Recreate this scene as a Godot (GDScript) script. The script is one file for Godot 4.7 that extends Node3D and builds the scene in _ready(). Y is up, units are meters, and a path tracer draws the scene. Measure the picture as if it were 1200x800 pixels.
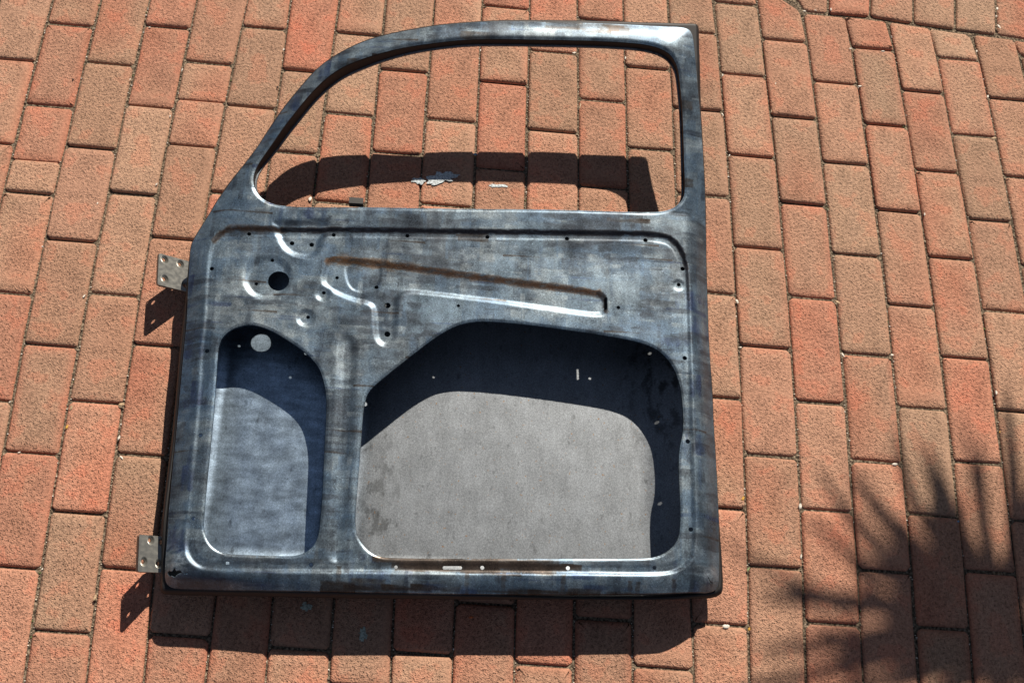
extends Node3D

# A bare steel car door lying on a driveway of red brick pavers. Lengths in the lists are tenths of a millimetre, (x, z) in the scene's own axes.
const PANEL_EDGE := [-7150,936, -7115,1378, -7115,1622, -7088,1959, -7061,2053, -6998,2118, -6873,2147, -6285,2143, -5592,2144, -4226,2123, -2855,2096, -1469,2058, -70,2007, 989,1955, 1730,1894, 1895,1854, 1975,1812, 2009,1725, 2024,1525, 2044,876, 2061,507, 2052,-322, 2036,-1020, 2037,-1818, 2015,-2439, 2014,-3278, 2020,-3912, 2007,-4950, 1966,-5509, 1914,-6098, 1870,-6694, 1829,-7100, 1780,-7507, 1739,-7917, 1694,-8343, 1668,-8514, 1610,-8606, 1477,-8640, 1062,-8630, 483,-8625, -176,-8615, -997,-8576, -1813,-8537, -2219,-8509, -3026,-8394, -3633,-8267, -4221,-8118, -4615,-7978, -5004,-7769, -5280,-7578, -5504,-7356, -5751,-7017, -6008,-6642, -6244,-6220, -6443,-5818, -6678,-5392, -6966,-4894, -7212,-4334, -7351,-4053, -7403,-3906, -7413,-3728, -7375,-3083, -7308,-2466, -7291,-1954, -7251,-1174, -7209,-341, -7188,219, -7159,723]
const SKIN_EDGE := [-7286,912, -7222,1601, -7173,2090, -7151,2204, -7053,2221, -6301,2210, -5604,2211, -4230,2197, -2852,2157, -1459,2112, -52,2055, 1013,2009, 1845,1943, 2078,1884, 2128,1755, 2121,1210, 2107,845, 2101,475, 2100,-361, 2084,-1064, 2086,-1868, 2064,-2494, 2064,-3338, 2069,-3976, 2053,-5015, 2010,-5574, 1959,-6169, 1915,-6770, 1882,-7179, 1850,-8006, 1831,-8439, 1826,-8788, 1771,-8830, 1503,-8820, 502,-8777, -162,-8758, -988,-8715, -1809,-8662, -2218,-8625, -3030,-8509, -3642,-8390, -4237,-8259, -4636,-8131, -5030,-7927, -5311,-7740, -5554,-7510, -5804,-7169, -6065,-6790, -6303,-6364, -6505,-5962, -6732,-5502, -7014,-4980, -7260,-4412, -7399,-4129, -7453,-3982, -7461,-3787, -7439,-3139, -7416,-2515, -7405,-1999, -7357,-1214, -7313,-376, -7304,188]
const WINDOW_EDGE := [-6419,-5125, -6356,-4933, -6185,-4757, -5885,-4668, -5166,-4693, -4399,-4756, -3236,-4812, -1668,-4896, -878,-4935, 108,-4961, 907,-4983, 1163,-5022, 1323,-5080, 1466,-5192, 1545,-5325, 1567,-5488, 1543,-6022, 1514,-6617, 1489,-7021, 1440,-7426, 1401,-7719, 1331,-7895, 1214,-8037, 999,-8143, 719,-8193, 392,-8205, -181,-8201, -994,-8164, -1804,-8126, -2608,-8072, -3214,-7965, -3800,-7845, -4270,-7701, -4658,-7547, -4966,-7398, -5236,-7187, -5500,-6896, -5755,-6524, -5980,-6187, -6197,-5784, -6344,-5515, -6413,-5318]
const GROOVE := [-6719,-4180, -6887,-4069, -6984,-3929, -7026,-3717, -7025,-3287, -6950,-2398, -6943,-1891, -6887,-1227, -6836,-296, -6809,431, -6784,927, -6774,1317, -6750,1549, -6673,1723, -6531,1839, -6338,1879, -5598,1869, -3560,1799, -1484,1738, -434,1705, 623,1680, 1049,1657, 1264,1586, 1424,1468, 1515,1296, 1555,967, 1553,606, 1565,-133, 1569,-893, 1580,-1676, 1591,-2483, 1593,-3311, 1586,-3902, 1521,-4170, 1413,-4375, 1271,-4495, 1033,-4540, 714,-4547, -1654,-4442, -3983,-4325, -5008,-4263, -5814,-4225]
const SMALL_OPENING := [-6662,-1793, -6605,-872, -6582,-126, -6559,598, -6541,951, -6535,1161, -6479,1339, -6379,1486, -6246,1576, -6091,1625, -5630,1619, -5222,1616, -5018,1607, -4846,1545, -4719,1429, -4653,1245, -4653,936, -4652,637, -4689,-89, -4712,-746, -4736,-1096, -4805,-1386, -4917,-1660, -5144,-1899, -5567,-2167, -5877,-2324, -6178,-2386, -6460,-2289, -6616,-2128, -6667,-1951]
const LARGE_OPENING := [-4104,840, -4082,1122, -4013,1287, -3862,1461, -3674,1564, -3411,1574, -2467,1541, -1489,1504, -432,1463, 633,1422, 890,1391, 1092,1292, 1239,1152, 1316,970, 1342,608, 1333,167, 1330,-206, 1354,-509, 1413,-726, 1435,-943, 1436,-1238, 1409,-1599, 1341,-1866, 1196,-2149, 955,-2347, 695,-2431, 435,-2483, -224,-2563, -882,-2626, -1494,-2675, -2104,-2691, -2390,-2643, -2614,-2565, -2949,-2333, -3445,-1871, -3861,-1470, -4024,-1290, -4085,-1132, -4109,-870, -4103,-178, -4103,409]
const CHANNEL := [-4948,-3669, -4830,-3710, -4247,-3674, -3679,-3652, -2660,-3568, -1419,-3455, -51,-3339, 66,-3254, 81,-2989, -51,-2898, -992,-2997, -2225,-3111, -3299,-3177, -3542,-3162, -3657,-3072, -3675,-2873, -3648,-2352, -3690,-2188, -3804,-2117, -3927,-2174, -3997,-2315, -4037,-2768, -4115,-2903, -4451,-2956, -4777,-3083, -4968,-3202, -4998,-3366]
const NOTCH := [-5934,-4290, -5851,-4062, -5724,-3852, -5500,-3733, -5241,-3716, -5118,-3876, -5078,-4114, -5003,-4320, -5011,-4420, -5941,-4356]
const PAD := [-4627,-3621, -4559,-3726, -4022,-3712, -3979,-3530, -4005,-3245, -4209,-3133, -4405,-3120, -4533,-3211, -4609,-3405]
const RIB := [-4594,-2162, -4514,-2263, -4406,-2221, -4351,-2081, -4311,-1389, -4283,-324, -4245,842, -4245,1515, -4300,1683, -4386,1645, -4431,1523, -4454,851, -4497,-313, -4543,-1376]
const SLOT := [49,-3245, 108,-3265, 112,-3032, 49,-2996]
const SLOT_LOW := [-2615,1658, -2309,1646, -2294,1680, -2306,1716, -2611,1728, -2627,1693]
const TEAR := [-7041,1921, -6989,1888, -6944,1917, -6895,1851, -6859,1913, -6791,1898, -6758,1942, -6675,1924, -6658,1954, -6740,1963, -6784,1946, -6838,1967, -6888,2010, -6935,1982, -6987,1984]
const TEAR_SMALL := [1747,1666, 1767,1646, 1794,1687, 1822,1719, 1857,1737, 1894,1714, 1885,1745, 1842,1757, 1800,1731, 1773,1690]
const TONGUE := [-6101,1726, -6039,1730, -6026,1784, -6100,1787]
const HOLES := [-6385,-4095,39, -4883,-4179,39, -3558,-4252,40, -2101,-4323,40, -640,-4376,41, 818,-4430,43, 1502,-3904,43, 1423,-3585,39, 309,-3071,35, -2570,-2946,32, 1492,-2164,43, 1496,-629,42, 1496,901,42, -3375,1713,37, -1973,1666,39, -566,1618,40, 869,1561,35, -4741,1736,40, -6698,1070,38, -6766,-333,39, -6849,-1833,40, -6960,-3384,40, -5777,-3233,189, -5927,-3621,35, -6162,-3153,35, -5614,-3981,44, -5263,-3975,44, -4757,-3360,34, -4963,-3053,37, -4047,-3224,39, -3826,-2885,56, -3792,-2339,55, -5195,-2572,36]
const DIMPLES := [-5972,-3276,388,48,75, -5230,-2549,133,37,48, -4966,-3021,112,30,55, 1420,-3572,95,16,35]
const COLUMN_LINES := [-12363,305,337, -11313,305,337, -10350,305,337, -9386,228,293, -8426,262,327, -7517,240,433, -6417,72,76, -5491,131,211, -4450,99,123, -3424,80,112, -2375,-1,2, -1349,-4,1, -313,-103,-109, 693,-102,-111, 1687,1,-29, 2742,-247,-289, 3738,-291,-350, 4712,-256,-290, 5696,-321,-365, 6650,-319,-383, 7602,-303,-391, 8548,-303,-391, 9486,-303,-391]
const JOINTS := [[-8349, -6387], [-9288, -7305, -6042, -5321, -3211, -1129], [-8386, -6399, -4350, -2219, -190, 1786], [-9379, -7423, -5426, -3275, -1175, 825, 2800], [-8554, -7634, -6571, -4503, -2321, -242, 1748], [-9516, -7563, -5551, 2801], [-8501, -6553], [-9513, -7526, -5484, 2940], [-8664, -6669], [-7527, -5549, 2955], [-10450, -8522, -6446, 2096], [-9370, -7409, 3081], [-8227, -6160, 2279], [-9109, -7123], [-10134, -8159, -6110, -3960, -1813, 264, 2308], [-10959, -9091, -7095, -4980, -2880, -732, 1296], [-10043, -8096, -6048, -3952, -1817, 238, 2226], [-9040, -7049, -4953, -2827, -707, 1282], [-9988, -8042, -5994, -3899, -1793, 252, 2231], [-8961, -6994, -4993, -2859, -777, 1225], [-9863, -7920, -5917, -3873, -1825, 281], [-8898, -6958]]
const TIGHT := [[1, -6042], [4, -7634]]
const ROW_TILT := [300,-80,48]
const CUT_LINE := [4299,-11126, 4658,-10854, 5206,-10841, 6115,-10810, 7095,-10704, 8001,-10615, 8416,-10567, 8990,-10555, 9517,-10482]
const UPPER_LINES := [4658,-10854,4447,-11324, 5206,-10841,5238,-11202, 6127,-10834,6183,-11279, 7098,-10727,7173,-11360, 8024,-10640,8131,-11438, 8955,-10575,9065,-11514, 9844,-10484,10006,-11591]
const HINGES := [-8046, 680, -3840, -7608, 200, -3937, -7995, 725, -3206, -7561, 840, 1331, -7321, 410, 1257, -7511, 840, 1922]
const LITTER := [
	[-9310, -9600, 5.0, 70, "dark pebble", "in the joint near the top edge, second column from the left"],
	[-9200, -9326, 6.0, 0, "white chip", "just below the dark pebble near the top edge"],
	[-9340, -8887, 4.0, 80, "white chip", "in the joint beside the brick with the topmost tan end, upper left"],
	[-9393, -8023, 5.0, 80, "white chip", "halfway down the joint left of the tan bricks, upper left"],
	[-8400, -8326, 8.0, 70, "white chip", "beside the cracked brick, largest of the chips at upper left"],
	[-8480, -7213, 6.0, 80, "white chip", "below the cracked brick at upper left"],
	[-9469, -6510, 6.0, 75, "tan husk", "at the lower end of a red brick, upper left"],
	[-10509, -7940, 4.0, 20, "dark pebble", "lying on a red brick face at upper left"],
	[-6425, -8983, 7.0, 80, "white chip", "just left of the curved window pillar"],
	[-6448, -8054, 5.0, 90, "dark pebble", "just left of the curved window pillar"],
	[-5552, -5516, 11.0, 85, "white chip", "in the joint seen through the window, at its lower left"],
	[-8516, -5648, 8.0, 60, "white chip", "in the joint above the upper hinge"],
	[-9555, -5166, 6.0, 70, "white chip", "two columns left of the upper hinge"],
	[-9475, -3211, 8.0, 65, "white chip", "level with the top of the narrow opening, far left"],
	[-10399, -1101, 5.0, 40, "white chip", "at the left edge, halfway down"],
	[-9323, -1042, 10.0, 80, "tan husk", "in the joint left of the narrow opening"],
	[-9335, -693, 9.0, 75, "yellow sliver", "in the joint left of the narrow opening"],
	[-10060, -192, 6.0, 20, "white chip", "at the corner of a red brick at the left edge"],
	[-8409, -532, 9.0, 75, "white chip", "upper of the two pale chips left of the door, lower half"],
	[-8308, -179, 9.0, -40, "white chip", "lower of the two pale chips left of the door, lower half"],
	[-8463, -1147, 11.0, 10, "tan husk", "at the brick corner left of the narrow opening"],
	[-8355, 2231, 12.0, 80, "tan husk", "in the joint left of the lower hinge"],
	[-2366, -9274, 6.0, 80, "white chip", "just under the top bar of the window"],
	[-391, -9360, 9.0, 20, "white chip", "at a brick corner under the top bar of the window"],
	[-1329, -7597, 5.0, 90, "dark pebble", "in the middle joint seen through the window"],
	[-1297, -6849, 6.0, 80, "white chip", "at the far rim of the window frame shadow"],
	[-263, -8046, 16.0, 78, "straw stalk", "in the joint right of the middle of the window"],
	[695, -9312, 8.0, 80, "white chip", "under the right part of the top bar"],
	[2758, -9032, 7.0, 80, "white chip", "right of the upper window post"],
	[2803, -7067, 6.0, 60, "white chip", "right of the window post, level with its shadow"],
	[2710, -8049, 7.0, -60, "white chip", "right of the middle of the window post"],
	[2785, -3795, 9.0, -65, "white chip", "right of the door at the upper panel edge"],
	[2798, -2838, 6.0, 10, "white chip", "right of the door, level with the wide opening"],
	[3882, -8900, 6.0, 70, "white chip", "two columns right of the window post"],
	[3745, -8207, 10.0, 85, "straw stalk", "two columns right of the window post"],
	[4658, -10854, 7.0, 10, "white chip", "at the left end of the slanted cut joint"],
	[4907, -10897, 6.0, 0, "white chip", "in the slanted cut joint, second from its left end"],
	[5254, -10948, 8.0, 85, "white chip", "where an upper course joint meets the slanted cut joint"],
	[5594, -9929, 7.0, 10, "white chip", "below the slanted cut joint, at a brick corner"],
	[6306, -9917, 8.0, 0, "white chip", "in the short joint below the slanted cut joint"],
	[5706, -8969, 9.0, 10, "white chip", "in a joint corner at upper right"],
	[8405, -10078, 7.0, 70, "white chip", "beside the short brick at far upper right"],
	[8483, -8912, 8.0, 70, "white chip", "at the corner of the tan brick at far upper right"],
	[8459, -7865, 12.0, 10, "tan husk", "at the corner below the red rimmed brick"],
	[6744, -5949, 8.0, 80, "white chip", "in the joint at the right, a quarter of the way down"],
	[7629, -5575, 4.0, 40, "white chip", "near the right edge, a third of the way down"],
	[4768, -3888, 10.0, -30, "tan husk", "at a brick corner well right of the door"],
	[4767, -2785, 9.0, -60, "white chip", "in the corner of a joint well right of the door"],
	[5732, -2835, 7.0, 10, "white chip", "above the first leaf shadows"],
	[5542, -675, 11.0, 5, "white chip", "at the upper edge of the leaf shadow"],
	[7671, -2172, 9.0, 85, "white chip", "near the right edge, halfway down"],
	[7621, -1393, 5.0, 70, "yellow sliver", "near the right edge in the leaf shadow"],
	[3715, 181, 11.0, 80, "white chip", "right of the lower part of the door"],
	[3661, 1084, 9.0, 80, "white chip", "right of the lower door corner"],
	[2683, 84, 9.0, 60, "yellow sliver", "close to the right door edge"],
	[2702, 1345, 10.0, 60, "green husk", "close to the lower right door corner"],
	[2261, 2334, 13.0, 0, "white chip", "below the lower right door corner"],
	[2658, 2363, 7.0, 70, "yellow sliver", "below the lower right door corner"],
	[6589, 341, 6.0, 0, "blue glass bit", "in the leaf shadow at a brick corner"],
	[9040, -11277, 9.0, 70, "white chip", "uppermost in the wide joint at upper right"],
	[9005, -10786, 10.0, -60, "white chip", "lowest in the wide joint at upper right"],
	[8988, -11063, 6.0, 20, "white chip", "in the middle of the wide joint at upper right"],
	[-2376, -6736, 9.0, 0, "blue glass bit", "at the far rim of the window frame shadow"],
	[-2099, 2330, 8.0, 10, "orange fragment", "in the shadow below the bottom edge of the door"],
	[4745, -5960, 7.0, 0, "moss tuft", "in a joint corner right of the window post"],
	[6557, -8006, 7.0, 0, "moss tuft", "in a joint corner at upper right"]]
const LEAF_SHADOWS := [2613, 1599, 2794, 1826, 3102, 1698, 3199, 2458, 3489, 2547, 3822, 2999, 4131, 1996, 4487, 2200, 4529, -726, 4826, -514, 5107, -161, 5302, 223, 5947, -1547, 6199, -1343, 6370, -777, 6958, -1797, 7274, -1476, 5872, 43, 6971, -481, 5130, 3166, 5079, 848, 6366, 490, 5459, 1582, 4392, 3189, 5741, 3007, 8414, -4389]
const LEAF_HEART := Vector2(0.7276, 0.1737)
const SPLATS := [-3029, -6141, 304, 145, -3462, -6055, 118, 77, -1909, -6040, 169, 39, -4878, 2260, 85, 70, -3892, 2672, 71, 111]

const SUN_WAY := Vector3(-0.26620668, -0.66262005, 0.70004905)
const DOOR_AT := Vector3(-0.25, 0.0, -0.25)

var rng := RandomNumberGenerator.new()
var taken := {}

func _ready():
	rng.seed = 4711
	# camera
	var cam := Camera3D.new()
	cam.name = "camera"
	cam.keep_aspect = Camera3D.KEEP_HEIGHT
	cam.fov = 34.87
	cam.near = 0.05
	cam.far = 80.0
	cam.transform = Transform3D(Basis(Vector3(0.99742133, 0.06707295, -0.02553271), Vector3(-0.04912207, 0.37864981, -0.92423554), Vector3(-0.05232324, 0.92310646, 0.38096816)).orthonormalized(), Vector3(-0.25977322, 1.87309488, 0.5))
	add_child(cam)
	cam.current = true
	# sky and exposure
	var sky_mat := ProceduralSkyMaterial.new()
	sky_mat.sky_top_color = Color(0.31, 0.35, 0.42)
	sky_mat.sky_horizon_color = Color(0.61, 0.60, 0.60)
	sky_mat.sky_curve = 0.12
	sky_mat.ground_bottom_color = Color(0.24, 0.17, 0.13)
	sky_mat.ground_horizon_color = Color(0.35, 0.33, 0.31)
	var sky := Sky.new()
	sky.sky_material = sky_mat
	var env := Environment.new()
	env.background_mode = Environment.BG_SKY
	env.sky = sky
	env.background_energy_multiplier = 0.75
	env.tonemap_mode = Environment.TONE_MAPPER_LINEAR
	env.tonemap_exposure = 1.6
	env.sdfgi_enabled = true
	env.ssao_enabled = true
	env.ssil_enabled = true
	var we := WorldEnvironment.new()
	we.name = "world_environment"
	we.environment = env
	add_child(we)
	# sun
	var sun := DirectionalLight3D.new()
	sun.name = "sun"
	sun.light_energy = 1.6
	sun.light_color = Color(1.0, 0.955, 0.89)
	sun.light_angular_distance = 0.5
	sun.shadow_enabled = true
	sun.basis = Basis.looking_at(SUN_WAY, Vector3.UP)
	add_child(sun)
	build_paving()
	build_door()
	build_grit()
	build_litter()
	build_plant()

# ---------------------------------------------------------------- small helpers
func numbered(called: String) -> String:
	if not taken.has(called):
		taken[called] = 0
		return called
	taken[called] += 1
	return "%s_%03d" % [called, taken[called]]

func tag(o, label: String, category: String, group := ""):
	o.set_meta("label", label)
	o.set_meta("category", category)
	if group != "":
		o.set_meta("group", group)
	return o

func put(called: String, mesh: Mesh, m: Material, parent: Node = null) -> MeshInstance3D:
	var o := MeshInstance3D.new()
	o.mesh = mesh
	o.material_override = m
	o.cast_shadow = GeometryInstance3D.SHADOW_CASTING_SETTING_ON
	if parent == null:
		o.name = numbered(called)
		add_child(o, true)
	else:
		var n := called
		var k := 0
		while parent.has_node(NodePath(n)):
			k += 1
			n = "%s_%03d" % [called, k]
		o.name = n
		parent.add_child(o, true)
	return o

func pts(a: Array) -> PackedVector2Array:
	var r := PackedVector2Array()
	for i in range(0, a.size(), 2):
		r.append(Vector2(a[i], a[i + 1]) * 0.0001)
	return r

func rounded(a: PackedVector2Array, times := 1) -> PackedVector2Array:
	var r := a
	for t in times:
		var q := PackedVector2Array()
		for i in r.size():
			var b := r[(i + 1) % r.size()]
			q.append(r[i].lerp(b, 0.25))
			q.append(r[i].lerp(b, 0.75))
		r = q
	return r

func sm(a: float, b: float, x: float) -> float:
	var t := clampf((x - a) / (b - a), 0.0, 1.0)
	return t * t * (3.0 - 2.0 * t)

func steps(v: float, at: Array, h: Array) -> float:
	if v <= at[0]:
		return h[0]
	for i in range(1, at.size()):
		if v <= at[i]:
			return lerpf(h[i - 1], h[i], (v - at[i - 1]) / (at[i] - at[i - 1]))
	return h[h.size() - 1]

# ---------------------------------------------------------------- a sheet of metal cut from a fine grid
class Sheet:
	var o: Vector2
	var s: float
	var n: int
	var m: int
	var phi := PackedFloat32Array()
	var grp := PackedByteArray()
	var h := PackedFloat32Array()

	func _init(lo: Vector2, hi: Vector2, cell: float):
		o = lo
		s = cell
		n = int(ceil((hi.x - lo.x) / s)) + 1
		m = int(ceil((hi.y - lo.y) / s)) + 1
		phi.resize(n * m)
		phi.fill(1.0)
		grp.resize(n * m)
		h.resize(n * m)

	# signed distance to a closed line, positive inside, no farther than reach
	func signed(p: PackedVector2Array, reach: float) -> PackedFloat32Array:
		var d := PackedFloat32Array()
		d.resize(n * m)
		d.fill(reach)
		var c := p.size()
		for k in c:
			var a := p[k]
			var b := p[(k + 1) % c]
			var i0 := maxi(0, int((minf(a.x, b.x) - reach - o.x) / s))
			var i1 := mini(n - 1, int((maxf(a.x, b.x) + reach - o.x) / s) + 1)
			var j0 := maxi(0, int((minf(a.y, b.y) - reach - o.y) / s))
			var j1 := mini(m - 1, int((maxf(a.y, b.y) + reach - o.y) / s) + 1)
			var e := b - a
			var l := maxf(e.length_squared(), 1e-12)
			for j in range(j0, j1 + 1):
				var y := o.y + j * s - a.y
				for i in range(i0, i1 + 1):
					var x := o.x + i * s - a.x
					var t := clampf((x * e.x + y * e.y) / l, 0.0, 1.0)
					var dx := x - t * e.x
					var dy := y - t * e.y
					var q := sqrt(dx * dx + dy * dy)
					if q < d[j * n + i]:
						d[j * n + i] = q
		for j in m:
			var y := o.y + j * s
			var xs: Array[float] = []
			for k in c:
				var a := p[k]
				var b := p[(k + 1) % c]
				if (a.y <= y) != (b.y <= y):
					xs.append(a.x + (y - a.y) / (b.y - a.y) * (b.x - a.x))
			xs.sort()
			var at := 0
			var inside := false
			for i in n:
				var x := o.x + i * s
				while at < xs.size() and xs[at] <= x:
					at += 1
					inside = not inside
				if not inside:
					d[j * n + i] = -d[j * n + i]
		return d

	func cut(d: PackedFloat32Array, sign: float, group: int):
		for k in d.size():
			var q := d[k] * sign
			if q < phi[k]:
				phi[k] = q
				grp[k] = group

	func cut_circle(c: Vector2, r: float, group: int):
		var reach := r + 4.0 * s
		for j in range(maxi(0, int((c.y - reach - o.y) / s)), mini(m, int((c.y + reach - o.y) / s) + 2)):
			for i in range(maxi(0, int((c.x - reach - o.x) / s)), mini(n, int((c.x + reach - o.x) / s) + 2)):
				var q := (o + Vector2(i, j) * s).distance_to(c) - r
				if q < phi[j * n + i]:
					phi[j * n + i] = q
					grp[j * n + i] = group

	func press(d: PackedFloat32Array, depth: float, half: float):
		for k in d.size():
			if d[k] > -half:
				var t := clampf((d[k] + half) / (2.0 * half), 0.0, 1.0)
				h[k] -= depth * t * t * (3.0 - 2.0 * t)

	func press_circle(c: Vector2, r: float, depth: float, half: float):
		var reach := r + half
		for j in range(maxi(0, int((c.y - reach - o.y) / s)), mini(m, int((c.y + reach - o.y) / s) + 2)):
			for i in range(maxi(0, int((c.x - reach - o.x) / s)), mini(n, int((c.x + reach - o.x) / s) + 2)):
				var t := clampf((r - (o + Vector2(i, j) * s).distance_to(c) + half) / (2.0 * half), 0.0, 1.0)
				h[j * n + i] -= depth * t * t * (3.0 - 2.0 * t)

	# one mesh per answer of which(x, z); floor_of(x, z, group, top) is where the wall of an edge ends
	var lone_wall := -1
	func meshes(parts: int, which: Callable, floor_of: Callable, place: Callable, uv_size: Vector2, flip := false) -> Array:
		var nrm := PackedVector3Array()
		nrm.resize(n * m)
		for j in m:
			for i in n:
				var a := h[j * n + mini(i + 1, n - 1)] - h[j * n + maxi(i - 1, 0)]
				var b := h[mini(j + 1, m - 1) * n + i] - h[maxi(j - 1, 0) * n + i]
				nrm[j * n + i] = Vector3(-a, 2.0 * s, -b).normalized()
		var out := []
		var LV := PackedVector3Array()
		var LN := PackedVector3Array()
		var LI := PackedInt32Array()
		for part in parts:
			var V := PackedVector3Array()
			var N := PackedVector3Array()
			var U := PackedVector2Array()
			var T := PackedVector2Array()
			var I := PackedInt32Array()
			var ids := {}
			var segs: Array = []
			for j in m - 1:
				for i in n - 1:
					var k := j * n + i
					var c: Array[int] = [k, k + 1, k + n + 1, k + n]
					var inn := 0
					for q in 4:
						if phi[c[q]] > 0.0:
							inn += 1
					if inn == 0 or which.call(o.x + (i + 0.5) * s, o.y + (j + 0.5) * s) != part:
						continue
					var ring: Array[int] = []
					var iso: Array[int] = []
					for q in 4:
						var a := c[q]
						var b := c[(q + 1) % 4]
						if phi[a] > 0.0:
							if not ids.has(a):
								ids[a] = V.size()
								var x := o.x + (a % n) * s
								var z := o.y + (a / n) * s
								V.append(place.call(Vector3(x, h[a], z)))
								N.append(nrm[a])
								T.append(Vector2(x, z))
								U.append(Vector2((x - o.x) / uv_size.x, (z - o.y) / uv_size.y))
							ring.append(ids[a])
						if (phi[a] > 0.0) != (phi[b] > 0.0):
							var key := n * m + mini(a, b) * 2 + (0 if absi(a - b) == 1 else 1)
							if not ids.has(key):
								var t := phi[a] / (phi[a] - phi[b])
								ids[key] = V.size()
								var pa := Vector2(o.x + (a % n) * s, o.y + (a / n) * s)
								var pb := Vector2(o.x + (b % n) * s, o.y + (b / n) * s)
								var p := pa.lerp(pb, t)
								V.append(place.call(Vector3(p.x, lerpf(h[a], h[b], t), p.y)))
								N.append(nrm[a].lerp(nrm[b], t).normalized())
								T.append(p)
								U.append(Vector2((p.x - o.x) / uv_size.x, (p.y - o.y) / uv_size.y))
							ring.append(ids[key])
							iso.append(ids[key])
					for q in range(1, ring.size() - 1):
						I.append(ring[0])
						I.append(ring[q])
						I.append(ring[q + 1])
					if iso.size() == 2:
						segs.append([iso[0], iso[1], k])
			# walls of the cut edges
			for sg in segs:
				var ia: int = sg[0]
				var ib: int = sg[1]
				var k: int = sg[2]
				var gx := phi[k + 1] + phi[k + n + 1] - phi[k] - phi[k + n]
				var gz := phi[k + n] + phi[k + n + 1] - phi[k] - phi[k + 1]
				var away := -Vector3(gx, 0.0, gz).normalized()
				var g := grp[k]
				for q in [k + 1, k + n, k + n + 1]:
					if absf(phi[q]) < absf(phi[k]):
						g = grp[q]
				var ta := T[ia]
				var tb := T[ib]
				var ha := height_at(ta)
				var hb := height_at(tb)
				var fa: float = floor_of.call(ta.x, ta.y, g, ha)
				var fb: float = floor_of.call(tb.x, tb.y, g, hb)
				var rows := [[0.0, (away + Vector3.UP).normalized()], [0.12, away], [1.0, away]]
				if (tb.x - ta.x) * away.z - (tb.y - ta.y) * away.x < 0.0:
					var st := ta
					ta = tb
					tb = st
					var sh := ha
					ha = hb
					hb = sh
					var sf := fa
					fa = fb
					fb = sf
				if g == lone_wall:
					var l0 := LV.size()
					for r in rows:
						for e in 2:
							var at := tb if e == 1 else ta
							LV.append(place.call(Vector3(at.x, lerpf(hb if e == 1 else ha, fb if e == 1 else fa, r[0]), at.y) + away * (0.0006 if r[0] > 0.0 else 0.0)))
							LN.append(r[1])
					for r in 2:
						var a := l0 + r * 2
						LI.append_array(PackedInt32Array([a, a + 1, a + 3, a, a + 3, a + 2]))
					continue
				var first := V.size()
				for r in rows:
					var push := away * (0.0006 if r[0] > 0.0 else 0.0)
					V.append(place.call(Vector3(ta.x, lerpf(ha, fa, r[0]), ta.y) + push))
					V.append(place.call(Vector3(tb.x, lerpf(hb, fb, r[0]), tb.y) + push))
					N.append(r[1])
					N.append(r[1])
					U.append(Vector2((ta.x - o.x) / uv_size.x, (ta.y - o.y) / uv_size.y))
					U.append(Vector2((tb.x - o.x) / uv_size.x, (tb.y - o.y) / uv_size.y))
				for r in 2:
					var a := first + r * 2
					I.append_array(PackedInt32Array([a, a + 1, a + 3, a, a + 3, a + 2]))
			var arr := []
			arr.resize(Mesh.ARRAY_MAX)
			arr[Mesh.ARRAY_VERTEX] = V
			arr[Mesh.ARRAY_NORMAL] = N
			arr[Mesh.ARRAY_TEX_UV] = U
			arr[Mesh.ARRAY_INDEX] = I
			var me := ArrayMesh.new()
			me.add_surface_from_arrays(Mesh.PRIMITIVE_TRIANGLES, arr)
			out.append(me)
		if LI.size() > 0:
			var arr := []
			arr.resize(Mesh.ARRAY_MAX)
			arr[Mesh.ARRAY_VERTEX] = LV
			arr[Mesh.ARRAY_NORMAL] = LN
			arr[Mesh.ARRAY_INDEX] = LI
			var me := ArrayMesh.new()
			me.add_surface_from_arrays(Mesh.PRIMITIVE_TRIANGLES, arr)
			out.append(me)
		return out

	func height_at(p: Vector2) -> float:
		var x := clampf((p.x - o.x) / s, 0.0, n - 1.001)
		var y := clampf((p.y - o.y) / s, 0.0, m - 1.001)
		var i := int(x)
		var j := int(y)
		var k := j * n + i
		return lerpf(lerpf(h[k], h[k + 1], x - i), lerpf(h[k + n], h[k + n + 1], x - i), y - j)

# ---------------------------------------------------------------- the door
func border(u: float, v: float) -> float:
	var b := steps(v, [-0.95, -0.88, -0.8, -0.7, -0.6, -0.5, -0.4, -0.3, -0.1, 0.1, 0.25], [0.217, 0.208, 0.192, 0.166, 0.140, 0.117, 0.109, 0.105, 0.101, 0.098, 0.094])
	b -= 0.008 * minf(u + 0.25, 0.0) / 0.45 * sm(-0.75, -0.45, v)
	return b

func roll(u: float, v: float) -> float:
	return 0.010 * sm(-0.30, -0.58, u) * sm(-0.50, -0.62, v) + 0.012 + 0.024 * sm(0.14, 0.205, u) * sm(-0.62, -0.4, v) + 0.012 * sm(-0.5, -0.68, u) * sm(-0.5, -0.3, v) + 0.008 * sm(-0.4, -0.7, u) * sm(0.1, 0.2, v)

func hem(u: float, v: float) -> float:
	return border(u, v) - roll(u, v) - 0.006 - 0.010 * sm(-0.30, -0.58, u) * sm(-0.50, -0.62, v)

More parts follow.
